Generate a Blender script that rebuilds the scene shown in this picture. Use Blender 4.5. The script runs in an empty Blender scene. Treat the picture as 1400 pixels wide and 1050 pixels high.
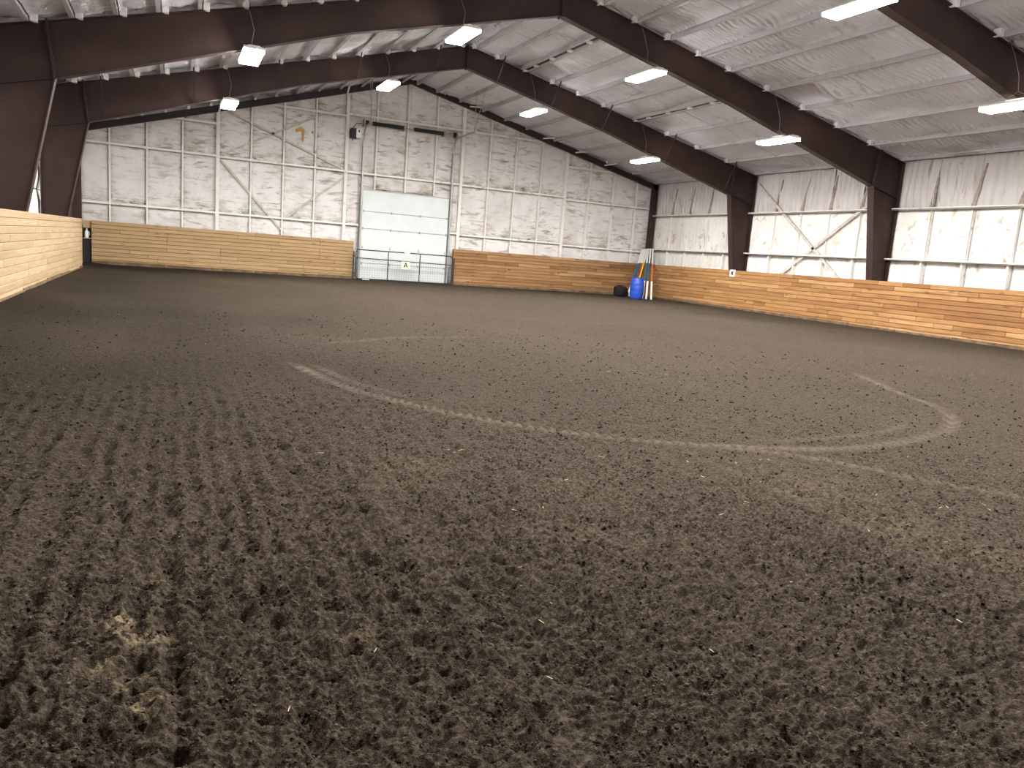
import bpy, bmesh, math, random
import numpy as np
from mathutils import Vector, Matrix

random.seed(7)
SC = bpy.context.scene
COL = SC.collection

# ------------------------------------------------------------------ camera, world, exposure
FPX, YAW, PITCH, ROLL, CAMH = 1056.44, 0.4213, 0.1631, 0.0776, 1.35
cam_d = bpy.data.cameras.new('camera')
cam = bpy.data.objects.new('camera', cam_d)
COL.objects.link(cam)
cam_d.sensor_fit = 'HORIZONTAL'
cam_d.sensor_width = 36.0
cam_d.lens = FPX / 1400.0 * 36.0
cam_d.clip_end = 200
_f = Vector((math.sin(YAW) * math.cos(PITCH), math.cos(YAW) * math.cos(PITCH), -math.sin(PITCH)))
_r = Vector((math.cos(YAW), -math.sin(YAW), 0))
_u = _r.cross(_f)
_r2 = _r * math.cos(ROLL) + _u * math.sin(ROLL)
_u2 = -_r * math.sin(ROLL) + _u * math.cos(ROLL)
cam.matrix_world = Matrix(((_r2.x, _u2.x, -_f.x, 0), (_r2.y, _u2.y, -_f.y, 0), (_r2.z, _u2.z, -_f.z, CAMH), (0, 0, 0, 1)))
SC.camera = cam

world = bpy.data.worlds.new('world')
SC.world = world
world.use_nodes = True
world.node_tree.nodes['Background'].inputs[0].default_value = (0.6, 0.65, 0.7, 1)
world.node_tree.nodes['Background'].inputs[1].default_value = 0.3
SC.view_settings.view_transform = 'Standard'
SC.view_settings.look = 'None'
SC.view_settings.gamma = 1.0
SC.view_settings.use_curve_mapping = False
SC.view_settings.exposure = 0.0
LAMP_DOWN = 345.0      # watts of each fixture's main lens
LENS_EMIT = 125.0       # radiance of the lit lens sides
LAMP_COL = (1.0, 0.975, 0.94)

# ------------------------------------------------------------------ helpers
def link(o, parent=None):
    COL.objects.link(o)
    if parent is not None:
        o.parent = parent
    return o

def tag(o, label=None, cat=None, group=None, kind=None):
    if label: o['label'] = label
    if cat: o['category'] = cat
    if group: o['group'] = group
    if kind: o['kind'] = kind
    return o

def empty(name, loc=(0, 0, 0), label=None, cat=None, group=None):
    o = bpy.data.objects.new(name, None)
    o.empty_display_size = 0.2
    o.location = loc
    link(o)
    return tag(o, label, cat, group)

class MB:
    """collects simple solids into one mesh"""
    def __init__(s):
        s.v = []; s.f = []
    def poly(s, pts, faces):
        n = len(s.v); s.v += [tuple(p) for p in pts]; s.f += [tuple(n + i for i in f) for f in faces]
        return s
    def box(s, x0, x1, y0, y1, z0, z1):
        p = [(x0, y0, z0), (x1, y0, z0), (x1, y1, z0), (x0, y1, z0), (x0, y0, z1), (x1, y0, z1), (x1, y1, z1), (x0, y1, z1)]
        return s.poly(p, [(0, 3, 2, 1), (4, 5, 6, 7), (0, 1, 5, 4), (1, 2, 6, 5), (2, 3, 7, 6), (3, 0, 4, 7)])
    def cbox(s, x0, x1, y0, y1, z0, z1, c=0.01):
        """box with chamfered edges"""
        def ring(x0, x1, y0, y1, z, c):
            return [(x0 + c, y0, z), (x1 - c, y0, z), (x1, y0 + c, z), (x1, y1 - c, z), (x1 - c, y1, z), (x0 + c, y1, z), (x0, y1 - c, z), (x0, y0 + c, z)]
        R = [ring(x0 + c, x1 - c, y0 + c, y1 - c, z0, c * .4), ring(x0, x1, y0, y1, z0 + c, c), ring(x0, x1, y0, y1, z1 - c, c), ring(x0 + c, x1 - c, y0 + c, y1 - c, z1, c * .4)]
        return s.rings(R)
    def rings(s, R, cap=True, closed=False):
        n = len(s.v); k = len(R[0])
        for r in R: s.v += [tuple(p) for p in r]
        m = len(R)
        for i in range(m if closed else m - 1):
            for j in range(k):
                a = n + i * k + j; b = n + i * k + (j + 1) % k
                c = n + ((i + 1) % m) * k + (j + 1) % k; d = n + ((i + 1) % m) * k + j
                s.f.append((a, b, c, d))
        if cap and not closed:
            s.f.append(tuple(n + j for j in range(k))[::-1])
            s.f.append(tuple(n + (m - 1) * k + j for j in range(k)))
        return s
    def tube(s, pts, r, k=8, rs=None):
        pts = [Vector(p) for p in pts]
        R = []
        prev = None
        for i, p in enumerate(pts):
            if i == 0: d = pts[1] - p
            elif i == len(pts) - 1: d = p - pts[i - 1]
            else: d = (pts[i + 1] - p).normalized() + (p - pts[i - 1]).normalized()
            d.normalize()
            if prev is None:
                a = d.orthogonal().normalized()
            else:
                a = (prev - d * prev.dot(d)).normalized()
            prev = a
            b = d.cross(a)
            rr = rs[i] if rs else r
            R.append([p + (a * math.cos(t) + b * math.sin(t)) * rr for t in [2 * math.pi * j / k for j in range(k)]])
        return s.rings(R)
    def lathe(s, prof, c=(0, 0, 0), k=20, axis='z'):
        R = []
        for r, h in prof:
            ring = []
            for j in range(k):
                t = 2 * math.pi * j / k
                if axis == 'z': q = (c[0] + r * math.cos(t), c[1] + r * math.sin(t), c[2] + h)
                else: q = (c[0] + h, c[1] + r * math.cos(t), c[2] + r * math.sin(t))
                ring.append(q)
            R.append(ring)
        return s.rings(R)
    def prism_xz(s, pts, y0, y1):
        n = len(pts)
        v = [(x, y0, z) for x, z in pts] + [(x, y1, z) for x, z in pts]
        f = [tuple(range(n)), tuple(range(2 * n - 1, n - 1, -1))] + [(i, i + n, (i + 1) % n + n, (i + 1) % n) for i in range(n)]
        return s.poly(v, f)
    def bar(s, a, b, w, h, up=(0, 0, 1)):
        """rectangular bar from a to b, w across, h along up"""
        a = Vector(a); b = Vector(b); d = (b - a).normalized(); up = Vector(up)
        sx = d.cross(up).normalized(); uz = sx.cross(d).normalized()
        R = [[p + sx * (i * w / 2) + uz * (j * h / 2) for i, j in ((-1, -1), (1, -1), (1, 1), (-1, 1))] for p in (a, b)]
        return s.rings(R)
    def mesh(s, name):
        me = bpy.data.meshes.new(name)
        me.from_pydata(s.v, [], s.f)
        bm = bmesh.new(); bm.from_mesh(me)
        bmesh.ops.recalc_face_normals(bm, faces=bm.faces)
        bm.to_mesh(me); bm.free()
        return me
    def build(s, name, mat, parent=None, smooth=False):
        me = s.mesh(name)
        me.materials.append(mat)
        if smooth:
            me.shade_smooth()
            try: me.set_sharp_from_angle(angle=math.radians(40))
            except Exception: pass
        return link(bpy.data.objects.new(name, me), parent)

def inst(name, me, parent=None, loc=(0, 0, 0), rot=(0, 0, 0), scale=(1, 1, 1)):
    o = bpy.data.objects.new(name, me)
    o.location = loc; o.rotation_euler = rot; o.scale = scale
    return link(o, parent)

# --- numpy gradient noise
_rng = np.random.default_rng(5)
_perm = _rng.permutation(4096).astype(np.int64)
_ang = _rng.random(4096) * 2 * np.pi
_gx, _gy = np.cos(_ang), np.sin(_ang)
def pn(x, y):
    x = np.asarray(x, float); y = np.asarray(y, float)
    xi = np.floor(x).astype(np.int64); yi = np.floor(y).astype(np.int64)
    xf = x - xi; yf = y - yi
    u = xf * xf * xf * (xf * (xf * 6 - 15) + 10); v = yf * yf * yf * (yf * (yf * 6 - 15) + 10)
    def g(i, j):
        h = _perm[(_perm[(xi + i) & 4095] + yi + j) & 4095]
        return _gx[h] * (xf - i) + _gy[h] * (yf - j)
    a = g(0, 0); b = g(1, 0); c = g(0, 1); d = g(1, 1)
    return ((a + (b - a) * u) * (1 - v) + (c + (d - c) * u) * v) * 1.5

def grid_mesh(name, P, mat=None, smooth=True):
    """P: (m, n, 3) array of points"""
    m, n = P.shape[:2]
    me = bpy.data.meshes.new(name)
    idx = np.arange(m * n).reshape(m, n)
    q = np.stack([idx[:-1, :-1], idx[1:, :-1], idx[1:, 1:], idx[:-1, 1:]], -1).reshape(-1, 4)
    set_mesh(me, P.reshape(-1, 3), q, smooth)
    if mat: me.materials.append(mat)
    return me

def set_mesh(me, V, Q, smooth=True):
    me.vertices.add(len(V)); me.vertices.foreach_set('co', np.ascontiguousarray(V, dtype=np.float32).ravel())
    me.loops.add(Q.size); me.loops.foreach_set('vertex_index', np.ascontiguousarray(Q, dtype=np.int32).ravel())
    me.polygons.add(len(Q))
    me.polygons.foreach_set('loop_start', np.arange(0, Q.size, 4, dtype=np.int32))
    me.polygons.foreach_set('loop_total', np.full(len(Q), 4, dtype=np.int32))
    me.update(calc_edges=True)
    if smooth: me.shade_smooth()

# ------------------------------------------------------------------ materials
class NT:
    def __init__(s, name, rough=0.6, spec=0.3, metal=0.0):
        s.m = bpy.data.materials.new(name); s.m.use_nodes = True
        s.t = s.m.node_tree; s.n = s.t.nodes; s.l = s.t.links
        s.b = s.n['Principled BSDF']
        s.b.inputs['Roughness'].default_value = rough
        s.b.inputs['Metallic'].default_value = metal
        s.b.inputs['Specular IOR Level'].default_value = spec
    def node(s, typ, **kw):
        n = s.n.new(typ)
        for k, v in kw.items():
            if k.startswith('i_'):
                key = k[2:]; key = int(key) if key.isdigit() else key.replace('_', ' ')
                n.inputs[key].default_value = v
            else: setattr(n, k, v)
        return n
    def link(s, a, b): s.l.new(a, b)
    def pos(s, scale=(1, 1, 1), rand=0.0, src='Position'):
        g = s.node('ShaderNodeNewGeometry')
        mp = s.node('ShaderNodeMapping'); mp.inputs['Scale'].default_value = scale
        if rand:
            oi = s.node('ShaderNodeObjectInfo')
            mu = s.node('ShaderNodeMath', operation='MULTIPLY'); mu.inputs[1].default_value = rand
            s.link(oi.outputs['Random'], mu.inputs[0])
            ad = s.node('ShaderNodeVectorMath', operation='ADD')
            s.link(g.outputs['Position'], ad.inputs[0]); s.link(mu.outputs[0], ad.inputs[1])
            s.link(ad.outputs[0], mp.inputs['Vector'])
        else:
            s.link(g.outputs['Position'], mp.inputs['Vector'])
        return mp.outputs[0]
    def noise(s, vec, scale, detail=3.0, rough=0.55, dist=0.0):
        n = s.node('ShaderNodeTexNoise'); n.inputs['Scale'].default_value = scale
        n.inputs['Detail'].default_value = detail; n.inputs['Roughness'].default_value = rough
        n.inputs['Distortion'].default_value = dist
        s.link(vec, n.inputs['Vector'])
        return n.outputs['Fac']
    def ramp(s, fac, stops):
        r = s.node('ShaderNodeValToRGB'); e = r.color_ramp.elements
        while len(e) > 1: e.remove(e[-1])
        e[0].position = stops[0][0]; e[0].color = c4(stops[0][1])
        for p, c in stops[1:]:
            x = e.new(p); x.color = c4(c)
        s.link(fac, r.inputs[0])
        return r.outputs[0]
    def mix(s, fac, a, b, mode='MIX'):
        m = s.node('ShaderNodeMix', data_type='RGBA', blend_type=mode)
        for sock, v in ((m.inputs[0], fac), (m.inputs[6], a), (m.inputs[7], b)):
            if hasattr(v, 'links'): s.link(v, sock)
            else: sock.default_value = v if isinstance(v, (int, float)) else c4(v)
        return m.outputs[2]
    def math(s, op, a, b=None, clamp=False):
        m = s.node('ShaderNodeMath', operation=op); m.use_clamp = clamp
        for i, v in enumerate((a, b)):
            if v is None: continue
            if hasattr(v, 'links'): s.link(v, m.inputs[i])
            else: m.inputs[i].default_value = v
        return m.outputs[0]
    def color(s, c):
        if hasattr(c, 'links'): s.link(c, s.b.inputs['Base Color'])
        else: s.b.inputs['Base Color'].default_value = c4(c)
        return s
    def bump(s, h, strength=0.3, dist=0.01):
        b = s.node('ShaderNodeBump'); b.inputs['Strength'].default_value = strength; b.inputs['Distance'].default_value = dist
        s.link(h, b.inputs['Height']); s.link(b.outputs[0], s.b.inputs['Normal'])
        return s

def c4(c):
    if isinstance(c, (int, float)): return (c, c, c, 1)
    return (c[0], c[1], c[2], 1)

def plain(name, col, rough=0.55, metal=0.0, var=0.12, scale=6.0, spec=0.3):
    t = NT(name, rough, spec, metal)
    f = t.noise(t.pos(), scale, 4)
    lo = tuple(x * (1 - var) for x in col); hi = tuple(min(1, x * (1 + var)) for x in col)
    t.color(t.ramp(f, [(0.3, lo), (0.7, hi)]))
    return t.m

M = {}
def m_foam(name, base, stain, axis_scale, amount=0.5, soft=0.12, big=0.45, cells=False):
    t = NT(name, 0.9, 0.15)
    p = t.pos(axis_scale, rand=13.0)
    streak = t.noise(p, 1.0, 5, 0.65, 0.6)
    mask = t.noise(t.pos((big, big, big), rand=7.0), 1.0, 2)
    s1 = t.math('MULTIPLY', t.ramp(streak, [(0.60 - 0.08 * amount, 0), (0.60 + soft - 0.05 * amount, 1)]), t.ramp(mask, [(0.36, 0.15), (0.58, 1)]))
    fine = t.noise(t.pos((1, 1, 1)), 9.0, 5)
    c = t.mix(t.ramp(fine, [(0.3, 0), (0.75, 0.35)]), base, tuple(x * 0.8 for x in base))
    soil = t.noise(t.pos((0.9, 0.9, 0.5), rand=3.0), 1.3, 3)
    c = t.mix(t.math('MULTIPLY', t.ramp(soil, [(0.45, 0), (0.75, 1)]), 0.35 * amount), c, tuple(x * 1.4 for x in stain))
    c = t.mix(t.math('MULTIPLY', s1, 0.8), c, stain)
    if cells:
        # dirt gathered above the girts and along the edges of each sprayed bay
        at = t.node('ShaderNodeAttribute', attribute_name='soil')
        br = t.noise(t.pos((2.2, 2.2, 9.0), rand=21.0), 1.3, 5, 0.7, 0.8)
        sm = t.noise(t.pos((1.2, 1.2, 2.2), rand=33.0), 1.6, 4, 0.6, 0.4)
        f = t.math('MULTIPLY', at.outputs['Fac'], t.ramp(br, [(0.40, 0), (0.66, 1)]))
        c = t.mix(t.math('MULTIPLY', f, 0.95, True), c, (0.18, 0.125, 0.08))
        c = t.mix(t.ramp(sm, [(0.56, 0), (0.72, 0.55)]), c, (0.36, 0.30, 0.25))
    t.color(c)
    t.bump(t.noise(t.pos((1, 1, 1)), 22.0, 4), 0.25, 0.02)
    return t.m

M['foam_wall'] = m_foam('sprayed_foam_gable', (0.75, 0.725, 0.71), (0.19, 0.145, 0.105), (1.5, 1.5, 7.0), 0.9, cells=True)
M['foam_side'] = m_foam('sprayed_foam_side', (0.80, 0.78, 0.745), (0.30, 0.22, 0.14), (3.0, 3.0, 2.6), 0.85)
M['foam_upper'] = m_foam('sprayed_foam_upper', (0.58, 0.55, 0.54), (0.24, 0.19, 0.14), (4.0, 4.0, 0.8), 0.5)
M['foam_ceiling'] = m_foam('sprayed_foam_ceiling', (0.63, 0.615, 0.645), (0.34, 0.31, 0.28), (0.7, 3.0, 1.0), 0.2)
M['girt'] = m_foam('white_girt_steel', (0.80, 0.78, 0.74), (0.30, 0.24, 0.18), (2.0, 2.0, 2.0), 0.35)
M['purlin'] = m_foam('purlin_foam_dusted', (0.46, 0.445, 0.455), (0.26, 0.22, 0.19), (2.0, 1.2, 2.0), 0.4)
M['stain_wood'] = plain('stained_foam_strut', (0.30, 0.255, 0.215), 0.9, var=.3, scale=9)
M['brace'] = plain('foam_dusted_brace', (0.52, 0.475, 0.43), 0.9, var=.25, scale=7)
M['slot'] = plain('dark_gap', (0.05, 0.045, 0.04), 0.9)

def m_steel():
    t = NT('maroon_painted_steel', 0.55, 0.25)
    n = t.noise(t.pos((1, 1, 1)), 2.2, 5)
    c = t.ramp(n, [(0.3, (0.033, 0.0178, 0.0155)), (0.7, (0.048, 0.0268, 0.0238))])
    d = t.noise(t.pos((9, 9, 1.2)), 1.0, 4, 0.7)
    c = t.mix(t.ramp(d, [(0.72, 0), (0.80, 0.35)]), c, (0.22, 0.19, 0.17))
    t.color(c)
    return t.m
M['steel'] = m_steel()
M['steel_plate'] = plain('dark_steel_plate', (0.030, 0.021, 0.020), 0.5)
M['bolt'] = plain('bolt_steel', (0.10, 0.09, 0.085), 0.4, 0.6)
M['clip'] = plain('purlin_clip_white', (0.78, 0.77, 0.77), 0.6)

def m_wood(name, cols, axis, knot=1.0, dark=0.5):
    """cols: three plank tones; axis: 0 grain along x, 1 along y"""
    t = NT(name, 0.62, 0.25)
    sc = (1.0, 1.0, 1.0)
    g = [14.0, 14.0, 14.0]; g[axis] = 0.8
    v = t.pos(tuple(g), rand=37.0)
    oi = t.node('ShaderNodeObjectInfo')
    tone = t.ramp(oi.outputs['Random'], [(0.0, cols[0]), (0.45, cols[1]), (0.8, cols[1]), (1.0, cols[2])])
    grain = t.noise(v, 1.6, 5, 0.6, 0.5)
    c = t.mix(t.ramp(grain, [(0.35, 0), (0.75, 0.55)]), tone, tuple(x * 0.62 for x in cols[0]))
    vo = t.node('ShaderNodeTexVoronoi'); vo.inputs['Scale'].default_value = 1.0
    kg = [4.6, 4.6, 4.6]; kg[axis] = 1.5
    t.link(t.pos(tuple(kg), rand=91.0), vo.inputs['Vector'])
    k = t.ramp(vo.outputs['Distance'], [(0.07, 1), (0.19, 0)])
    c = t.mix(t.math('MULTIPLY', k, 0.85 * knot), c, (0.16, 0.065, 0.025))
    st = [1.6, 1.6, 5.0]; st[axis] = 0.5
    stain = t.noise(t.pos(tuple(st), rand=5.0), 1.2, 3)
    c = t.mix(t.math('MULTIPLY', t.ramp(stain, [(0.55, 0), (0.72, 1)]), dark), c, tuple(x * 0.45 for x in cols[0]))
    t.color(c)
    t.bump(grain, 0.15, 0.004)
    return t.m
M['wood_left'] = m_wood('pale_pine_planks', [(0.39, 0.275, 0.16), (0.45, 0.325, 0.195), (0.49, 0.365, 0.23)], 1, 0.15, 0.10)
M['wood_far_l'] = m_wood('honey_pine_planks', [(0.36, 0.23, 0.112), (0.44, 0.295, 0.15), (0.49, 0.345, 0.19)], 0, 0.6, 0.3)
M['wood_far_r'] = m_wood('russet_pine_planks', [(0.23, 0.115, 0.048), (0.37, 0.205, 0.088), (0.48, 0.30, 0.15)], 0, 1.0, 0.55)
M['wood_right'] = m_wood('amber_pine_planks', [(0.25, 0.115, 0.042), (0.40, 0.212, 0.084), (0.51, 0.31, 0.145)], 1, 1.0, 0.5)
M['wood_aged'] = m_wood('aged_russet_planks', [(0.26, 0.13, 0.055), (0.42, 0.225, 0.09), (0.52, 0.31, 0.14)], 1, 1.0, 0.6)
M['light_stop'] = plain('added_light_stop_board', (0.06, 0.035, 0.02), 0.9)
M['base_board'] = plain('soiled_base_board', (0.13, 0.085, 0.05), 0.85, var=0.5, scale=4)
M['door'] = plain('white_insulated_door', (0.63, 0.68, 0.67), 0.45, var=0.05, scale=2)
M['track'] = plain('galvanized_track', (0.36, 0.36, 0.35), 0.45, 0.5)
M['gate'] = plain('dark_gate_steel', (0.035, 0.036, 0.038), 0.45)
M['wire'] = plain('grey_wire_mesh', (0.30, 0.31, 0.32), 0.5, 0.4)
M['black'] = plain('black_plastic', (0.012, 0.012, 0.013), 0.5)
M['spring'] = plain('black_oiled_spring', (0.016, 0.016, 0.017), 0.4)
M['white'] = plain('white_plastic', (0.80, 0.80, 0.78), 0.45, var=0.04)
M['offwhite'] = plain('grey_white_paint', (0.70, 0.71, 0.66), 0.5, var=0.05)
M['cream'] = plain('cream_sign_board', (0.82, 0.78, 0.58), 0.6, var=0.04)
M['blue'] = plain('blue_barrel_plastic', (0.016, 0.062, 0.36), 0.35, var=0.1, spec=0.5)
M['teal'] = plain('steel_blue_pole_paint', (0.035, 0.115, 0.17), 0.5)
M['red'] = plain('brick_red_pole_paint', (0.36, 0.055, 0.035), 0.5)
M['yellow'] = plain('yellow_pole_paint', (0.78, 0.50, 0.04), 0.5)
M['orange'] = plain('orange_pole_paint', (0.55, 0.14, 0.05), 0.5)
M['bag'] = plain('black_nylon_bag', (0.008, 0.008, 0.009), 0.8)
M['tan'] = plain('tan_board', (0.45, 0.31, 0.17), 0.7)
M['rubber'] = plain('dark_rubber_mat', (0.022, 0.021, 0.021), 0.85)
M['stray_foam'] = plain('orange_cured_foam', (0.55, 0.30, 0.09), 0.8)
M['lamp_body'] = plain('white_lamp_housing', (0.72, 0.72, 0.70), 0.4)
M['cord'] = plain('pale_cord', (0.25, 0.23, 0.22), 0.6)
M['straw'] = plain('pale_straw', (0.62, 0.50, 0.30), 0.8)
M['scrap_blue'] = plain('blue_scrap', (0.08, 0.15, 0.5), 0.6)

def m_lens(name='lamp_lens_lit', k=1.0):
    t = NT(name, 0.4)
    t.b.inputs['Base Color'].default_value = (0.9, 0.9, 0.9, 1)
    t.b.inputs['Emission Color'].default_value = c4(LAMP_COL)
    t.b.inputs['Emission Strength'].default_value = LENS_EMIT * k
    return t.m
M['lens'] = m_lens()
M['added_end_glow'] = m_lens('added_end_glow_lit', 2.2)  # extra glow, added to send grazing light along the ceiling ripples

def m_dirt():
    t = NT('arena_footing', 1.0, 0.05)
    big = t.noise(t.pos((1, 0.7, 1)), 0.5, 3)
    spk = t.noise(t.pos((1, 1, 1), 0), 9.0, 3, 0.6)
    mid = t.noise(t.pos((1, 1, 1)), 19.0, 5, 0.7)
    fine = t.noise(t.pos((1, 1, 1)), 55.0, 4, 0.7)
    grit = t.noise(t.pos((1, 1, 1)), 190.0, 3, 0.6)
    c = t.ramp(fine, [(0.36, (0.0135, 0.0104, 0.0080)), (0.47, (0.050, 0.0395, 0.0310)), (0.56, (0.072, 0.0570, 0.0445)), (0.68, (0.140, 0.112, 0.088))])
    c = t.mix(t.ramp(mid, [(0.52, 0.0), (0.64, 0.75)]), c, (0.024, 0.0188, 0.0150))
    c = t.mix(t.ramp(spk, [(0.60, 0.0), (0.68, 0.6)]), c, (0.020, 0.0155, 0.0125))
    c = t.mix(t.ramp(big, [(0.42, 0.0), (0.7, 0.25)]), c, (0.080, 0.062, 0.046))
    c = t.mix(t.ramp(grit, [(0.66, 0.0), (0.72, 0.7)]), c, (0.19, 0.155, 0.118))
    at = t.node('ShaderNodeAttribute', attribute_name='left_dark')
    c = t.mix(t.math('MULTIPLY', at.outputs['Fac'], 0.88), c, (0.33, 0.30, 0.27), 'MULTIPLY')  # footing colour multiplied darker toward the left
    ap = t.node('ShaderNodeAttribute', attribute_name='packed')
    c = t.mix(t.math('MULTIPLY', ap.outputs['Fac'], 0.8), c, (0.125, 0.104, 0.086))
    aq = t.node('ShaderNodeAttribute', attribute_name='pale')
    c = t.mix(t.math('MULTIPLY', aq.outputs['Fac'], 0.8), c, (0.30, 0.235, 0.155))
    c = t.mix(1.0, c, (1.0, 0.98, 0.925), 'MULTIPLY')
    t.color(c)
    h = t.math('ADD', t.math('MULTIPLY', mid, 0.5), t.math('ADD', fine, t.math('MULTIPLY', grit, 0.5)))
    t.bump(h, 0.8, 0.022)
    return t.m
M['dirt'] = m_dirt()
M['crumb_dark'] = plain('pit_shade_crumb', (0.020, 0.0155, 0.012), 1.0, var=.5, scale=8, spec=.05)  # near-black tone stands in for shade in the tine pits
M['crumb_dry'] = plain('dry_crumb', (0.080, 0.063, 0.048), 1.0, var=.5, scale=5, spec=.05)

# ------------------------------------------------------------------ building dimensions
XL, XR, YF, KH = -2.48, 19.71, 30.85, 1.48      # inner faces of the kickboards
XWL, XWR, YWF, YWN = -3.25, 20.50, 31.24, -6.0  # foam faces of the walls
RX, RZ = 8.50, 7.76                              # ridge line, top of rafters
SL, SR = 0.255, 0.224                            # roof slopes
def rt(x): return RZ - (SL * (RX - x) if x < RX else SR * (x - RX))
DECK = 0.20
FRAMES = [11.2, 17.8, 24.4]
BAYS = [(-6.0, 4.6), (4.6, 11.2), (11.2, 17.8), (17.8, 24.4), (24.4, 31.30)]

# ------------------------------------------------------------------ floor
def pits(x, y):
    """rows of tine holes left by the harrow, running along y"""
    sx = 0.115
    wob = 0.30 * pn(x * 0.5 + 9, y * 0.7) + 0.25 * pn(x * 3, y * 3 + 4)
    u = x / sx + wob
    k = np.floor(u + 0.5)
    win = np.cos(np.pi * (u - k)) ** 2
    along = pn(k * 7.31 + 0.5, y / 0.10 + 3.7 * k + 0.6 * pn(x * 6, y * 6))
    return win, along

def dirt_height(x, y, h):
    """h: local mesh spacing, used to drop octaves the mesh cannot carry"""
    def band(lam): return np.clip((lam / h - 2.0) / 2.5, 0, 1)
    z = 0.012 * pn(x * 0.45, y * 0.35) + 0.008 * pn(x * 1.3 + 5, y * 1.1)
    rough = np.clip(1.05 - np.clip((y - 5.0) / 8.0, 0, 0.75), 0.22, 1.05) * np.clip(1.0 + 0.35 * pn(x * 0.8, y * 0.5 + 2), .5, 1.4)
    win, along = pits(x, y)
    rows = np.clip(1.25 - x / 4.0, 0.45, 1.0)
    z -= rough * rows * band(0.125) * (0.068 * win * np.clip(along - 0.02, 0, 0.6) + 0.011 * win)
    z += rough * band(0.13) * 0.013 * pn(x / 0.11, y / 0.11 + 3)
    z += rough * band(0.06) * 0.016 * pn(x / 0.045 + 11, y / 0.043)
    z += rough * band(0.03) * 0.011 * pn(x / 0.023, y / 0.022 + 8)
    z += rough * band(0.013) * 0.0055 * pn(x / 0.012, y / 0.012 + 5)
    # crumbs and small hollows
    c = pn(x / 0.045 + 31, y / 0.04 + 17)
    z += rough * band(0.045) * 0.022 * np.clip(c - 0.34, 0, 1)
    c = pn(x / 0.06 + 57, y / 0.04 + 41)
    z -= rough * band(0.06) * 0.030 * np.clip(c - 0.30, 0, 1)
    c = pn(x / 0.022 + 71, y / 0.022 + 23)
    z += rough * band(0.022) * 0.011 * np.clip(c - 0.30, 0, 1)
    # edges of the harrow passes
    for xe, w in ((1.0, 0.05), (1.13, 0.04), (3.58, 0.06), (3.75, 0.04), (-0.62, 0.05), (6.2, 0.06)):
        d = (x - xe - 0.03 * pn(y * 1.3, xe * 9)) / w
        z += band(0.08) * 0.014 * np.exp(-d * d) - band(0.08) * 0.012 * np.exp(-((d - 2.2) ** 2))
    return z

TRACKS = [
    ([(1.24, 8.8), (1.54, 7.44), (1.95, 6.54), (2.59, 5.71), (3.3, 5.14), (4.13, 4.81), (4.74, 4.66), (5.58, 4.66), (6.5, 4.89), (7.33, 5.28), (8.11, 5.97), (8.57, 6.84), (9.0, 7.6), (9.57, 8.58)], 0.085, 0.9),
    ([(1.46, 8.72), (1.68, 7.7), (2.02, 6.9)], 0.07, 0.6),
    ([(3.9, 4.86), (4.53, 4.43), (4.84, 4.01), (5.1, 3.6), (5.37, 3.25), (5.7, 2.7)], 0.075, 0.9),
    ([(4.6, 4.95), (5.5, 4.98), (6.3, 5.15), (6.95, 5.5)], 0.07, 0.45),
    ([(1.85, 10.46), (2.6, 11.1), (3.4, 11.62), (4.6, 11.9)], 0.09, 0.55),
    ([(3.62, 4.7), (3.63, 3.83), (3.6, 2.9), (3.55, 2.05), (3.5, 1.0)], 0.07, 0.35),
    ([(1.06, 4.5), (1.05, 3.2), (1.06, 2.0), (1.05, 1.0)], 0.05, 0.25),
]
def track_field(x, y):
    best = np.zeros_like(x); lug = np.zeros_like(x)
    for pts, w, a in TRACKS:
        P = np.array(pts)
        # resample smoothly
        t = np.arange(len(P)); tt = np.linspace(0, len(P) - 1, (len(P) - 1) * 8 + 1)
        def cr(c):
            out = []
            for s in tt:
                i = min(int(s), len(P) - 2); f = s - i
                p0 = c[max(i - 1, 0)]; p1 = c[i]; p2 = c[i + 1]; p3 = c[min(i + 2, len(P) - 1)]
                out.append(0.5 * (2 * p1 + (p2 - p0) * f + (2 * p0 - 5 * p1 + 4 * p2 - p3) * f * f + (3 * p1 - p0 - 3 * p2 + p3) * f ** 3))
            return np.array(out)
        Q = np.stack([cr(P[:, 0]), cr(P[:, 1])], 1)
        x0, x1 = Q[:, 0].min() - .4, Q[:, 0].max() + .4; y0, y1 = Q[:, 1].min() - .4, Q[:, 1].max() + .4
        sel = np.where((x > x0) & (x < x1) & (y > y0) & (y < y1))[0]
        if len(sel) == 0: continue
        px, py = x[sel], y[sel]
        bd = np.full(len(sel), 9.0); bs = np.zeros(len(sel)); sd = np.zeros(len(sel)); L = 0
        for i in range(len(Q) - 1):
            d = Q[i + 1] - Q[i]; l = np.hypot(*d); d = d / l
            s = np.clip((px - Q[i, 0]) * d[0] + (py - Q[i, 1]) * d[1], 0, l)
            ex = px - Q[i, 0] - s * d[0]; ey = py - Q[i, 1] - s * d[1]
            dd = np.hypot(ex, ey); m = dd < bd
            bd[m] = dd[m]; bs[m] = (L + s)[m]; sd[m] = (ex * d[1] - ey * d[0])[m]
            L += l
        end = np.clip(np.minimum(bs, L - bs) / 0.4, 0, 1)
        f = np.clip(1.25 - bd / w, 0, 1) * a * (0.35 + 0.65 * end)
        lg = np.cos(2 * np.pi * (bs + np.abs(sd) * 0.8) / 0.095)
        best[sel] = np.maximum(best[sel], f * (0.66 + 0.34 * np.clip(1.6 * lg, -1, 1)) * (0.85 + 0.4 * pn(px * 2, py * 2)))
        lug[sel] += f * (0.016 * lg - 0.006) + 0.010 * a * np.exp(-((bd - w * 1.5) / 0.03) ** 2)
    return best, lug

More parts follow.
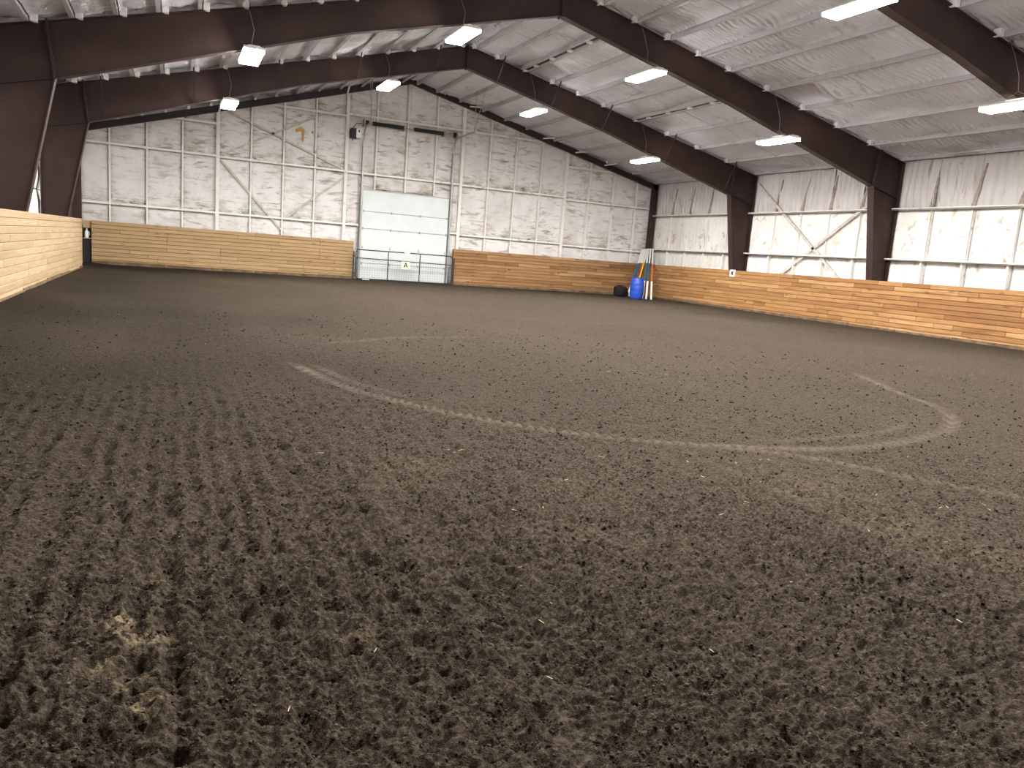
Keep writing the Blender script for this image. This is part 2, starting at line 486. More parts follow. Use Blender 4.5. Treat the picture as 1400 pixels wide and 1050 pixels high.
def left_dark_at(x, y):  # tone mask: footing darker toward the left and away from the camera
    return np.clip(1.05 - (x + 0.3) / 6.0, 0.08, 1) * np.clip(0.85 + 0.25 * pn(x * 0.6, y * 0.4), 0, 1) * np.clip(0.30 + (y - 1.5) / 9.0, 0.3, 1)

def build_floor():
    fine = np.radians(np.arange(-17.0, 66.0, 0.068))
    rest = np.radians(np.concatenate([np.arange(66.0, 343.0, 3.0)]))
    th = np.concatenate([fine, rest])
    rs = [0.25, 0.5, 0.75, 0.95]
    while rs[-1] < 41:
        r = rs[-1]
        rs.append(r + min(max(r * r * 0.00088, 0.0050), 0.45))
    rs = np.array(rs)
    T, Rr = np.meshgrid(th, rs, indexing='xy')
    X = (Rr * np.sin(T)).ravel(); Y = (Rr * np.cos(T)).ravel()
    dr = np.gradient(rs); H = np.repeat(dr, len(th))
    dt = np.where(np.arange(len(th)) < len(fine), 0.0012, 0.05)
    H = np.maximum(H * 0.75, np.tile(dt, len(rs)) * Rr.ravel())
    x0, x1, y0, y1 = XWL - .35, XWR + .35, YWN - .1, 31.6
    Xc = np.clip(X, x0, x1); Yc = np.clip(Y, y0, y1)
    Z = dirt_height(Xc, Yc, H)
    pk, lug = track_field(Xc, Yc)
    keep = 1 - 0.75 * np.clip(pk, 0, 1)
    Z = Z * keep + lug * np.clip((0.095 / H - 2) / 2, 0, 1)
    # banked a little against the boards
    Z += 0.05 * np.clip(1 - (Xc - XL) / 0.6, 0, 1) ** 2 + 0.03 * np.clip(1 - (XR - Xc) / 0.5, 0, 1) ** 2
    Z -= 0.012
    n, m = len(th), len(rs)
    idx = np.arange(n * m).reshape(m, n)
    nx = np.roll(idx, -1, axis=1)
    q = np.stack([idx[:-1], idx[1:], nx[1:], nx[:-1]], -1).reshape(-1, 4)
    inside = (X >= x0) & (X <= x1) & (Y >= y0) & (Y <= y1)
    q = q[inside[q].any(1)]
    used = np.zeros(n * m, bool); used[q.ravel()] = True
    mp = np.cumsum(used) - 1
    V = np.stack([Xc, Yc, Z], 1)[used]
    q = mp[q][:, ::-1]
    # close the middle
    c = np.arange(n)
    me = bpy.data.meshes.new('floor')
    V = np.vstack([V, [[0, 0, -0.01]]]); ci = len(V) - 1
    fan = np.stack([np.full(n // 2, ci), mp[idx[0, (np.arange(n // 2) * 2 + 2) % n]], mp[idx[0, np.arange(n // 2) * 2 + 1]], mp[idx[0, np.arange(n // 2) * 2]]], -1)
    set_mesh(me, V, np.vstack([q, fan]))
    pale = np.zeros(len(Xc))
    for (sx, sy, sr, a) in ((-0.16, 2.84, .055, 1), (-0.12, 2.74, .06, .9), (-0.045, 2.66, .05, .9), (-0.20, 2.56, .05, .8), (-0.10, 2.42, .05, .7), (-0.06, 2.28, .06, .7), (-0.04, 3.2, .05, .5), (0.6, 2.5, .07, .35), (1.41, 4.67, .25, .16), (1.3, 4.3, .2, .12), (1.9, 3.3, .25, .12), (2.4, 3.9, .3, .1), (3.9, 3.7, .35, .2), (3.85, 3.0, .3, .2), (3.9, 2.5, .3, .18)):
        d2 = ((Xc - sx) ** 2 + (Yc - sy) ** 2) / sr ** 2
        near = d2 < 9
        pale[near] = np.maximum(pale[near], a * np.exp(-d2[near]) * np.clip(0.35 + 2.0 * pn(Xc[near] * 28, Yc[near] * 28) + 1.0 * pn(Xc[near] * 90, Yc[near] * 90), 0, 1))
    left_dark = left_dark_at(Xc, Yc)
    for nm, arr in (('packed', np.clip(pk, 0, 1)), ('pale', pale), ('left_dark', left_dark)):
        at = me.attributes.new(nm, 'FLOAT', 'POINT')
        at.data.foreach_set('value', np.append(arr[used], 0).astype(np.float32))
    me.materials.append(M['dirt'])
    o = link(bpy.data.objects.new('floor', me))
    return tag(o, 'dark brown harrowed dirt footing of the riding arena', None, None, 'structure')
floor = build_floor()

def build_crumbs(name, label, mat, n, seed, smin, smax, rowed):
    rg = np.random.default_rng(seed)
    r = 1.25 + 14.0 * rg.random(n) ** 1.7
    th = np.radians(-14 + 76 * rg.random(n))
    x = r * np.sin(th); y = r * np.cos(th)
    clump = 0.7 * pn(x * 4, y * 4) + 0.9 * pn(x * 13, y * 13)
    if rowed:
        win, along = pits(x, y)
        clump = clump + np.clip(1.2 - x / 4.0, 0.0, 1.0) * (2.2 * win * np.clip(along, -.2, 1) - .1) - 0.15  # dark crumbs gathered along the tine pits to paint in their shade
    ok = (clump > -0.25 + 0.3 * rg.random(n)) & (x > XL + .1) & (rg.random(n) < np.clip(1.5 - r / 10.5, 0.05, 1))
    x, y, r = x[ok], y[ok], r[ok]; n = len(x)
    sz = (smin + (smax - smin) * rg.random(n) ** 3.0) * (0.85 + 0.12 * r)
    pk, lug = track_field(x, y)
    sz *= 1 - 0.7 * np.clip(pk * 1.3, 0, 1)
    z = dirt_height(x, y, np.full(n, 0.006)) * (1 - .75 * np.clip(pk, 0, 1)) + lug - 0.012
    base = np.array([[1, 0, 0], [0, 1, 0], [-1, 0, 0], [0, -1, 0], [0, 0, 1], [0, 0, -1]], float)
    V = base[None] * (0.65 + 0.7 * rg.random((n, 6, 1))) + 0.35 * (rg.random((n, 6, 3)) - .5)
    a = rg.random(n) * 6.283
    c, s_ = np.cos(a)[:, None], np.sin(a)[:, None]
    V = np.stack([V[:, :, 0] * c - V[:, :, 1] * s_, V[:, :, 0] * s_ + V[:, :, 1] * c, V[:, :, 2] * .7], -1)
    V = V * sz[:, None, None] + np.stack([x, y, z + sz * .2], -1)[:, None, :]
    T = np.array([[0, 1, 4], [1, 2, 4], [2, 3, 4], [3, 0, 4], [1, 0, 5], [2, 1, 5], [3, 2, 5], [0, 3, 5]])
    F = (T[None] + 6 * np.arange(n)[:, None, None]).reshape(-1, 3)
    me = bpy.data.meshes.new(name)
    V = V.reshape(-1, 3)
    me.vertices.add(len(V)); me.vertices.foreach_set('co', V.astype(np.float32).ravel())
    me.loops.add(F.size); me.loops.foreach_set('vertex_index', F.astype(np.int32).ravel())
    me.polygons.add(len(F))
    me.polygons.foreach_set('loop_start', np.arange(0, F.size, 3, dtype=np.int32))
    me.polygons.foreach_set('loop_total', np.full(len(F), 3, dtype=np.int32))
    me.update(calc_edges=True)
    me.materials.append(mat)
    o = link(bpy.data.objects.new(name, me))
    return tag(o, label, 'dirt', None, 'stuff')
build_crumbs('pit_shade_crumbs', 'loose near-black earth crumbs along the harrow rows, standing in for pit shade', M['crumb_dark'], 95000, 11, .0020, .0085, True)
build_crumbs('dry_crumbs', 'loose lighter brown dry earth crumbs over the dirt', M['crumb_dry'], 52000, 12, .0016, .0065, False)

# ------------------------------------------------------------------ far (gable) wall
GX = [-2.90, -2.00, -0.82, 0.34, 1.52, 2.68, 3.84, 5.01, 6.18, 7.35, 8.58, 9.80, 10.93, 12.16, 13.36, 14.58, 15.78, 17.00, 18.26, 19.50, 20.42]
POSTS = {1.52, 6.18, 10.93, 15.78}
DX0, DX1, DZ = 6.84, 10.50, 3.48
GAB_L, GAB_R, GAB_Z = 0.288, 0.243, 7.93         # end rafter: slopes and apex (top)
def gab(x): return GAB_Z - (GAB_L * (8.6 - x) if x < 8.6 else GAB_R * (x - 8.6))

b = MB()
b.prism_xz([(XWL - .3, -0.1), (XWR + .35, -0.1), (XWR + .35, rt(XWR + .35) + .25), (RX, RZ + .28), (XWL - .3, rt(XWL - .3) + .25)], YWF + .12, YWF + .28)
wall_far = b.build('wall_far', M['foam_wall'])
tag(wall_far, 'white sprayed foam gable end wall with brown stains', None, None, 'structure')

def foam_cell(x0, x1, z0, z1, top=None, seed=0, nx=9, nz=11):
    """pillowed foam between studs on the gable wall, clipped by the roof line"""
    us = np.linspace(0, 1, nx); vs = np.linspace(0, 1, nz)
    U, Vv = np.meshgrid(us, vs)
    X = x0 + (x1 - x0) * U
    zt = np.minimum(z1, top(X)) if top else np.full_like(X, z1)
    zt = np.maximum(zt, z0 + 0.01)
    Z = z0 + (zt - z0) * Vv
    e = np.minimum(np.minimum(U, 1 - U) * (x1 - x0), np.minimum(Vv, 1 - Vv) * (z1 - z0))
    d = 0.055 * np.clip(e / 0.09, 0, 1) ** 0.5 + 0.022 * pn(X * 2.3 + seed, Z * 5.0) + 0.010 * pn(X * 7 + seed, Z * 14)
    Y = YWF + 0.045 - d
    hb = Z - z0
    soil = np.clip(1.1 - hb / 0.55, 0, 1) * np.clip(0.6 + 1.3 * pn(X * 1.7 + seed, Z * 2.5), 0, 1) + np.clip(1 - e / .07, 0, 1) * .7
    return np.stack([X, Y, Z], -1), soil

def girts_for(xm):
    if xm < 1.52: return [2.12, 4.15, 5.28]
    if xm < 6.18: return [2.12, 4.13, 6.20]
    if xm < 10.93: return [2.12, 4.12, 6.28]
    if xm < 15.78: return [2.08, 4.10, 6.28]
    return [2.02, 4.00, 5.40]

for i in range(len(GX) - 1):
    x0, x1 = GX[i], GX[i + 1]
    xm = (x0 + x1) / 2
    lv = [0.0] + girts_for(xm) + [9.0]
    for j in range(len(lv) - 1):
        z0, z1 = lv[j], lv[j + 1]
        a0, a1 = x0, x1
        if z0 < DZ:
            # stop short of the overhead door
            if a0 < DX0 < a1: a1 = DX0 - .06
            elif a0 < DX1 < a1: a0 = DX1 + .06
            elif a0 >= DX0 and a1 <= DX1:
                if z1 > DZ + .1: z0 = DZ + .05
                else: continue
        if max(gab(a0), gab(a1)) - .1 < z0 + .05: continue
        P, soil = foam_cell(a0 + .012, a1 - .012, z0 + .02, z1 - .02, (lambda X: np.where(X < 8.6, GAB_Z - GAB_L * (8.6 - X), GAB_Z - GAB_R * (X - 8.6)) - 0.02) , seed=i * 3.1 + j * 11.7, nx=13, nz=17)
        me = grid_mesh('foam_panel', P, M['foam_wall'])
        at = me.attributes.new('soil', 'FLOAT', 'POINT'); at.data.foreach_set('value', soil.ravel().astype(np.float32))
        link(bpy.data.objects.new('foam_panel', me), wall_far)
for x in GX:
    zt = gab(x) - .06
    lo = 0.0
    if DX0 < x < DX1: lo = DZ + .06
    if x in POSTS:
        MB().box(x - .06, x + .06, YWF - .15, YWF + .1, lo, zt).build('post', M['girt'], wall_far)
    else:
        MB().box(x - .028, x + .028, YWF - .10, YWF + .1, lo, zt).build('stud', M['girt'], wall_far)
PX = [-2.90, 1.52, 6.18, 10.93, 15.78, 20.42]
for k in range(5):
    xa, xb = PX[k] + (.06 if k else 0), PX[k + 1] - .06
    for z in girts_for((xa + xb) / 2):
        a, c = xa, xb
        while gab(a) - .12 < z and a < c: a += .05
        while gab(c) - .12 < z and c > a: c -= .05
        segs = [(a, c)]
        if z < DZ and k == 2: segs = [(a, DX0 - .08), (DX1 + .08, c)]
        for s0, s1 in segs:
            if s1 - s0 < .2: continue
            m = MB().box(s0, s1, YWF - .13, YWF + .1, z - .012, z + .03)
            m.box(s0, s1, YWF - .13, YWF - .118, z - .045, z - .012)
            m.build('girt', M['girt'], wall_far)
# angle braces of the second bay
for (xa, za, xb, zb) in ((1.62, 4.20, 6.10, 6.60), (1.62, 5.85, 6.10, 4.18), (1.62, 4.02, 3.9, 1.6), (3.9, 2.1, 6.10, 3.85)):
    m = MB()
    m.bar((xa, YWF - .05, za), (xb, YWF - .05, zb), .09, .075, (0, 0, 1))
    m.build('brace', M['brace'], wall_far)
# smear of old foam
m = MB()
m.rings([[(4.30 + dx, YWF - .055 + dy, 5.35 + dz) for dx, dz in ((0, .0), (.17, .06), (.2, .02), (.2, -.3), (.26, -.31), (.28, .12), (.12, .2), (-.05, .08))] for dy in (0, .06)])
m.lathe([(0.0, -.01), (.05, 0), (.05, .03), (0, .04)], (4.86, YWF - .04, 5.42), 8, 'x')
m.build('foam_smear', M['stray_foam'], wall_far)

# ------------------------------------------------------------------ side and near walls
def rib_mesh(name, w, h, seed, mat, amp=0.02, lam=0.22):
    """foam panel with vertical ribs; local u along +x, v along +z, bulging to -y"""
    nx = max(8, int(w / (lam / 9))); nz = 9
    U, V = np.meshgrid(np.linspace(0, w, nx), np.linspace(0, h, nz))
    e = np.minimum(np.minimum(U, w - U), np.minimum(V, h - V))
    ph = U / lam + 0.3 * pn(U * 1.5 + seed, V * 0.8) + seed
    d = 0.05 * np.clip(e / .08, 0, 1) ** .5 + amp * (np.cos(np.pi * ph) ** 2) ** 3 * (0.6 + 0.8 * pn(U * 1.7 + seed, V * 1.3)) + 0.02 * pn(U * 2.5 + seed, V * 2.5) + .008 * pn(U * 9, V * 7 + seed)
    return grid_mesh(name, np.stack([U, -d, V], -1), mat)

def side_wall(name, x, sign, label):
    """sign +1: wall on the right (faces -x)"""
    zt = rt(x) + .10
    b = MB().box(min(x + sign * .10, x + sign * .26), max(x + sign * .10, x + sign * .26), YWN, 31.5, -.1, zt + .1)
    w = b.build(name, M['foam_side'])
    tag(w, label, None, None, 'structure')
    g1, g2 = 2.14, 3.66
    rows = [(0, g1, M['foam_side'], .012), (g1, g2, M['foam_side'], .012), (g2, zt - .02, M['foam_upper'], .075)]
    P = 1.32
    lib = {}
    for r, (z0, z1, mat, amp) in enumerate(rows):
        for s in range(5):
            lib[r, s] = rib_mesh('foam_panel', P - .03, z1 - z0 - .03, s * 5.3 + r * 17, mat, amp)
    rot = (0, 0, math.pi / 2 * sign) if sign < 0 else (0, 0, -math.pi / 2)
    ys = [31.0 - P * k for k in range(28)]
    for k, y in enumerate(ys):
        if y - P < YWN: break
        for r, (z0, z1, mat, amp) in enumerate(rows):
            me = lib[r, (k * 3 + r * 2) % 5]
            if sign > 0: inst('foam_panel', me, w, (x + .05, y - .015, z0 + .015), (0, 0, -math.pi / 2))
            else: inst('foam_panel', me, w, (x - .05, y - P + .015, z0 + .015), (0, 0, math.pi / 2))
    xi = x - sign * .20
    gm = {}
    edges = [31.0] + FRAMES[::-1] + [4.6, -2.0, YWN]
    for e0, e1 in zip(edges[:-1], edges[1:]):
        for z in (g1, g2) if sign > 0 else ():
            L0, L1 = e1 + .12, e0 - .02
            m = MB().box(min(xi, x + sign * .1), max(xi, x + sign * .1), L0, L1, z - .008, z + .012)
            m.box(min(xi, xi + sign * .012), max(xi, xi + sign * .012), L0, L1, z - .012, z + .045)
            m.build('girt', M['girt'], w)
    for y in [] if sign < 0 else [29.68, 28.36, 27.04, 25.72, 23.08, 21.76, 20.44, 19.12, 16.54, 15.22, 13.88, 12.5, 9.9, 8.6, 7.3]:
        MB().box(min(xi + sign * .09, x + sign * .1), max(xi + sign * .09, x + sign * .1), y - .025, y + .025, 0, g1 - .01).build('stud', M['girt'], w)
        MB().box(min(xi + sign * .165, x + sign * .1), max(xi + sign * .165, x + sign * .1), y - .016, y + .016, g1 + .02, g2 - .01).build('stud', M['girt'], w)
        if sign > 0:
            m = MB()
            a = .05 + .025 * random.random(); lean = -.26 + .14 * random.random()
            xa, xb = x - .045, x + .03
            m.rings([[(xa, y - a, g2 + .02), (xa, y + a, g2 + .02), (xb, y + a, g2 + .02), (xb, y - a, g2 + .02)],
                     [(xa + .01, y + lean - .02, zt - .3), (xa + .01, y + lean + .02, zt - .3), (xb, y + lean + .02, zt - .3), (xb, y + lean - .02, zt - .3)]])
            m.build('strut', M['stain_wood'], w)
    # eave strut
    MB().box(min(x - sign * .06, x + sign * .1), max(x - sign * .06, x + sign * .1), YWN, 31.1, zt - .02, zt + .04).build('eave_strut', M['slot'], w)
    return w
wall_right = side_wall('wall_right', XWR, 1, 'white foam side wall with vertical ribs above the amber kickboard')
wall_left = side_wall('wall_left', XWL, -1, 'foam side wall in shadow behind the left columns')
# rod braces in the second bay on the right
for (ya, za, yb, zb) in ((24.15, 4.80, 19.3, 1.25), (18.05, 4.35, 22.7, 1.20)):
    MB().bar((XWR - .10, ya, za), (XWR - .10, yb, zb), .03, .10).build('brace', M['brace'], wall_right)
b = MB()
b.prism_xz([(XWL - .3, -0.1), (XWR + .35, -0.1), (XWR + .35, rt(XWR) + .25), (RX, RZ + .28), (XWL - .3, rt(XWL) + .25)], YWN - .15, YWN)
tag(b.build('wall_near', M['foam_wall']), 'white foam end wall behind the camera', None, None, 'structure')

# ------------------------------------------------------------------ ceiling
b = MB()
for (xa, xb) in ((XWL - .3, RX), (RX, XWR + .35)):
    za, zb = rt(xa) + DECK + .10, rt(xb) + DECK + .10
    b.poly([(xa, YWN - .15, za), (xb, YWN - .15, zb), (xb, 31.55, zb), (xa, 31.55, za), (xa, YWN - .15, za + .1), (xb, YWN - .15, zb + .1), (xb, 31.55, zb + .1), (xa, 31.55, za + .1)],
           [(0, 1, 2, 3), (4, 7, 6, 5), (0, 4, 5, 1), (1, 5, 6, 2), (2, 6, 7, 3), (3, 7, 4, 0)])
ceiling = b.build('ceiling', M['foam_ceiling'])
tag(ceiling, 'rippled grey white sprayed foam roof lining between purlins', None, None, 'structure')
PUR_R = [8.78, 9.58, 10.58, 11.58, 12.58, 13.58, 14.92, 16.26, 17.62, 19.02, 20.32]
PUR_L = [8.22, 7.45, 6.65, 5.85, 5.05, 4.25, 3.50, 2.75, 2.01, 1.26, 0.52, -0.23, -0.97, -1.72, -2.46, -3.12]

def ripple_panel(seed):
    ny, nx = 440, 11
    U, V = np.meshgrid(np.linspace(0, 1, nx), np.linspace(0, 6.6, ny))
    yy = V + 0.16 * pn(U * 1.6 + seed, V * 0.9) + 0.05 * pn(U * 3 + seed, V * 3)
    lam = 0.17
    w = 2 * np.abs(np.cos(np.pi * yy / lam + 1.1 * pn(V * 1.1 + seed * 3, U * 0.4))) ** 0.7 - .8
    amp = 0.065 * np.clip(0.7 + 1.3 * pn(U * 1.1 + seed, V * 0.55 + 7), 0.1, 1.6)
    eu = np.minimum(U, 1 - U)
    z = -0.035 - amp * w * np.clip(eu / .13, 0.15, 1) - 0.014 * pn(U * 2.5, V * 2.2 + seed)
    z -= 0.095 * np.clip(1 - U / .12, 0, 1) ** 1.7 + 0.05 * np.clip(1 - (1 - U) / .09, 0, 1) ** 1.7
    ev = np.minimum(V, 6.6 - V)
    z = z - 0.03 * np.clip(1 - ev / .12, 0, 1) ** 2
    return grid_mesh('foam_panel', np.stack([U, V / 6.6, z], -1), M['foam_ceiling'])
RIP = [ripple_panel(s * 4.7 + 1) for s in range(5)]

def zpurlin():
    """Z section of unit length along y, bottom flange pointing +x"""
    prof = [(-.006, 0), (.075, 0), (.075, .022), (.069, .022), (.069, .008), (.008, .008), (.008, .2), (-.006, .2)]
    m = MB(); R = [[(x, y, z) for x, z in prof] for y in (0, 1)]
    m.rings(R)
    me = m.mesh('purlin'); me.materials.append(M['purlin'])
    return me
ZP = zpurlin()
SLOTS = {(10.58, 3), (14.92, 3)}
k = 0
for bi, (y0, y1) in enumerate(BAYS):
    for side, xs in ((1, PUR_R), (-1, PUR_L)):
        for x in xs:
            inst('purlin', ZP, ceiling, (x, y0 + .02, rt(x)), (0, 0, 0), (1 if side > 0 else -1, y1 - y0 - .04, 1.0))
            if (x, bi) in SLOTS:
                inst('purlin', ZP, ceiling, (x - .16, y0 + .02, rt(x - .16)), (0, 0, 0), (-1, y1 - y0 - .04, 1.0))
                MB().box(x - .155, x - .005, y0 + .05, y1 - .05, rt(x) + .05, rt(x) + .06).build('gap_shade_strip', M['slot'], ceiling)  # dark sheet painted in for the shade between the paired purlins
                for q in range(5):
                    yq = y0 + 1.0 + q * 1.15
                    MB().box(x - .15, x - .008, yq, yq + .12, rt(x) + .0, rt(x) + .05).build('spacer', M['clip'], ceiling)
        ex = [RX] + xs
        if side > 0: ex = ex + [XWR + .12]
        else: ex = ex + [XWL - .1]
        for a, c in zip(ex[:-1], ex[1:]):
            lo, hi = min(a, c), max(a, c)
            s = -SR if side > 0 else SL
            ang = -math.atan(s)
            k += 1
            # the local x axis climbs toward the ridge so that the thick fillet sits on the low side
            if side > 0:
                inst('foam_panel', RIP[k * 7 % 5], ceiling, (lo, y0, rt(lo) + DECK), (0, ang, 0), ((hi - lo) / math.cos(ang), y1 - y0, 1))
            else:
                inst('foam_panel', RIP[k * 7 % 5], ceiling, (lo, y0, rt(lo) + DECK), (0, ang, 0), ((hi - lo) / math.cos(ang), y1 - y0, 1))
    # sag straps between purlins
    for side, xs in ((1, PUR_R), (-1, PUR_L)):
        for a, c in list(zip(xs[:-1], xs[1:]))[:: 2 if side > 0 else 3]:
            ym = (y0 + y1) / 2 + .6
            MB().bar((a, ym, rt(a) + .03), (c, ym, rt(c) + .03), .03, .008).build('sag_strap', M['purlin'], ceiling)

# ------------------------------------------------------------------ steel frames
def plate_strip(m, pts, y, w, t):
    """flange: plate of width w (along y) and thickness t following pts (x, z)"""
    P = [Vector((p[0], 0, p[1])) for p in pts]
    R = []
    for i, p in enumerate(P):
        d = (P[min(i + 1, len(P) - 1)] - P[max(i - 1, 0)]).normalized()
        n = Vector((-d.z, 0, d.x))
        R.append([(p.x + n.x * s * t / 2, y + q * w / 2, p.z + n.z * s * t / 2) for s, q in ((-1, -1), (1, -1), (1, 1), (-1, 1))])
    m.rings(R)

def web(m, top, bot, y, t=.014):
    n = len(top)
    pts = list(top) + list(bot)[::-1]
    m.prism_xz(pts, y - t / 2, y + t / 2)

def steel_frame(y, label, braces):
    fr = empty('steel_frame', (RX, y, 0), label, 'steel frame', 'maroon roof frames')
    def put(m, name, mat=M['steel'], parent=None):
        o = m.build(name, mat, None)
        if parent is None:
            o.parent = fr; o.matrix_parent_inverse = Matrix.Translation((-RX, -y, 0))
        else:
            o.parent = parent; o.matrix_parent_inverse = Matrix()
        return o
    for side in (1, -1):
        if side > 0:
            xh, zh, xo, xi0, xm, zm = 19.32, 4.27, 20.46, 20.08, RX + 5.3, 5.83
        else:
            xh, zh, xo, xi0, xm, zm = -2.05, 4.02, -3.18, -2.88, RX - 5.0, 5.83
        xk = xh + side * .12                       # knee plate top
        s = side
        # rafter
        top = [(RX, RZ - .01), (xm, rt(xm) - .01), (xk, rt(xk) - .01)]
        bot = [(RX, 7.10), (xm, zm), (xh, zh)]
        m = MB(); web(m, top, bot, y)
        r = put(m, 'rafter')
        m = MB(); plate_strip(m, top, y, .22, .018); put(m, 'top_flange')
        m = MB(); plate_strip(m, bot, y, .22, .018); put(m, 'bottom_flange')
        # column with its knee panel
        xin15 = xi0
        m = MB()
        poly = [(xi0, 0), (xh, zh), (xk, rt(xk) - .01), (xo, rt(xo) - .01), (xo, 0)]
        m.prism_xz(poly, y - .007, y + .007)
        put(m, 'column')
        m = MB(); plate_strip(m, [(xi0, 0), (xh, zh)], y, .24, .02); put(m, 'inner_flange')
        m = MB(); plate_strip(m, [(xo, 0), (xo, rt(xo) - .01)], y, .24, .02); put(m, 'outer_flange')
        m = MB(); plate_strip(m, [(xk, rt(xk) - .01), (xo, rt(xo) - .01)], y, .22, .018); put(m, 'cap_plate')
        m = MB(); plate_strip(m, [(xh, zh - .03), (xk + s * .01, rt(xk) + .03)], y, .25, .035); kp = put(m, 'knee_plate', M['steel_plate'])
        m = MB(); plate_strip(m, [(xh, zh), (xo, zh - .28)], y, .22, .014); put(m, 'stiffener', M['steel_plate'])
        for i in range(4):
            for q in (-.07, .07):
                f = .15 + .22 * i
                cx = xh + (xk - xh) * f; cz = zh + (rt(xk) - zh) * f
                m = MB().lathe([(0, -.035), (.016, -.035), (.016, .035), (0, .035)], (cx, y + q, cz), 6, 'x')
                put(m, 'bolt', M['bolt'], kp)
        # splice plate in the rafter span
        f = 0.47
        xs = RX + s * 5.5
        # flange braces up to the purlins
        xs_p = (PUR_R if s > 0 else PUR_L)
        for j in braces:
            if s > 0 and j >= len(xs_p) - 1 or s < 0 and j >= len(xs_p) - 2: continue
            xp = xs_p[j] if s > 0 else xs_p[min(len(xs_p) - 3, int(j * 1.45))]
            def zb(x):
                d = abs(x - RX); dm = abs(xm - RX); dh = abs(xh - RX)
                return 7.10 + (zm - 7.10) * d / dm if d < dm else zm + (zh - zm) * (d - dm) / (dh - dm)
            for q in (-1, 1):
                xb = xp - s * .02
                m = MB().bar((xb, y + q * .06, zb(xb) + .03), (xp, y + q * .62, rt(xp) + .03), .035, .035)
                put(m, 'flange_brace', M['steel_plate'])
        # purlin clips
        for xp in xs_p[:-1]:
            m = MB().cbox(xp - .09 * s - .065, xp - .09 * s + .065, y - .17, y - .02, rt(xp) + .0, rt(xp) + .15, .012)
            put(m, 'purlin_clip', M['clip'])
    m = MB(); m.box(RX - .02, RX + .02, y - .12, y + .12, 7.06, RZ + .03)
    put(m, 'ridge_plate', M['steel_plate'])
    return fr
steel_frame(11.2, 'maroon steel roof frame cutting across the top right corner of the view', [])
steel_frame(17.8, 'maroon steel roof frame with the tall tapered columns, middle of the three', [])
steel_frame(24.4, 'maroon steel roof frame next to the gable wall, with thin diagonal braces', [1, 3, 5, 7, 9])

# gable end frame
ef = empty('end_frame', (8.6, YWF - .2, 0), 'thin dark rafter and corner posts edging the gable wall', 'steel frame')
def putE(m, name, mat=M['steel_plate']):
    o = m.build(name, mat); o.parent = ef; o.matrix_parent_inverse = Matrix.Translation((-8.6, -(YWF - .2), 0)); return o
for (xa, xb) in ((-3.0, 8.6), (8.6, 20.42)):
    za, zb = gab(xa), gab(xb)
    m = MB().prism_xz([(xa, za), (xb, zb), (xb, zb - .21), (xa, za - .21)], YWF - .30, YWF - .24)
    plate_strip(m, [(xa, za), (xb, zb)], YWF - .22, .16, .014)
    plate_strip(m, [(xa, za - .21), (xb, zb - .21)], YWF - .22, .16, .014)
    putE(m, 'end_rafter')
MB_r = MB().box(20.20, 20.46, YWF - .30, YWF - .12, 0, gab(20.3)); putE(MB_r, 'corner_post', M['steel'])
MB_l = MB().box(-3.15, -2.86, YWF - .30, YWF - .12, 0, 4.7); putE(MB_l, 'corner_post', M['steel'])
for xp in PUR_R[:-1] + PUR_L[:-2]:
    if abs(xp - 8.5) < .2: continue
    s = 1 if xp > RX else -1
    putE(MB().cbox(xp - .045, xp + .045, YWF - .36, YWF - .30, gab(xp) + .0, gab(xp) + .12, .012), 'purlin_clip', M['clip'])
for xp in (10.93, 14.3, 15.9, 17.4):
    putE(MB().bar((xp + .12, YWF - .32, gab(xp) - .16), (xp + .42, YWF - .85, rt(xp + .42) + .02), .035, .05), 'end_brace', M['clip'])
for xp in (1.55, 6.1):
    putE(MB().bar((xp - .02, YWF - .32, gab(xp) - .25), (xp + .05, YWF - .5, gab(xp) + .15), .05, .05), 'end_brace', M['clip'])

# ------------------------------------------------------------------ kickboards
_pl = {}
def plank_mesh(L, h, mat):
    key = (round(L, 2), round(h, 3), mat.name)
    if key not in _pl:
        me = MB().cbox(0, L, 0, .04, 0, h, .008).mesh('plank'); me.materials.append(mat); _pl[key] = me
    return _pl[key]

def kickboard(loc, rz, L, mat, label, seed, lens=(0.9, 1.5, 2.1, 2.4, 3.0, 3.6), rows=11, base=True, z_top=KH, aged=False, avoid=(), gap=.009):
    """planks along local +x, faces toward local -y"""
    rnd = random.Random(seed)
    root = empty('kickboard', loc, label, 'kickboard')
    root.rotation_euler = (0, 0, rz)
    h = (z_top - 0.0) / rows
    for r in range(rows):
        x = 0.0
        first = True
        while x < L - .02:
            l = rnd.choice(lens)
            if first: l = round(l * rnd.choice((.4, .6, .8, 1)) / .3) * .3; first = False
            l = max(.3, l)
            mt = mat
            if aged and x < 9.5 and rnd.random() < .85 - x / 11.0: mt = M['wood_aged']
            if x + l > L - .35: l = round(L - x, 2)
            o = inst('plank', plank_mesh(l - .006, h - gap, mt), root, (x + .002, -.004 * rnd.random() + (0.0), r * h + .003))
            if r == 0 and base:
                o.location.y += .012
            x += l
    MB().box(0, L, .042, .06, 0, z_top - .02).build('light_stop_back', M['light_stop'], root)  # dark board added behind the planks to stop light leaking through joints
    n = int(L / 2.4)
    for i in range(n + 1):
        px = min(max(.05, i * L / max(n, 1)), L - .05)
        if any(abs(px - a_) < .3 for a_ in avoid): continue
        MB().box(px - .045, px + .045, .06, .15, -.05, z_top - .03).build('support_post', mat, root)
    if base:
        x = 0
        while x < L - .3:
            l = min(rnd.choice((1.8, 2.4, 3.0)), L - x)
            MB().cbox(x, x + l - .03, -.012 - .02 * rnd.random(), .012, -.03, .06 + .05 * rnd.random(), .006).build('base_board', M['base_board'], root)
            x += l
    return root
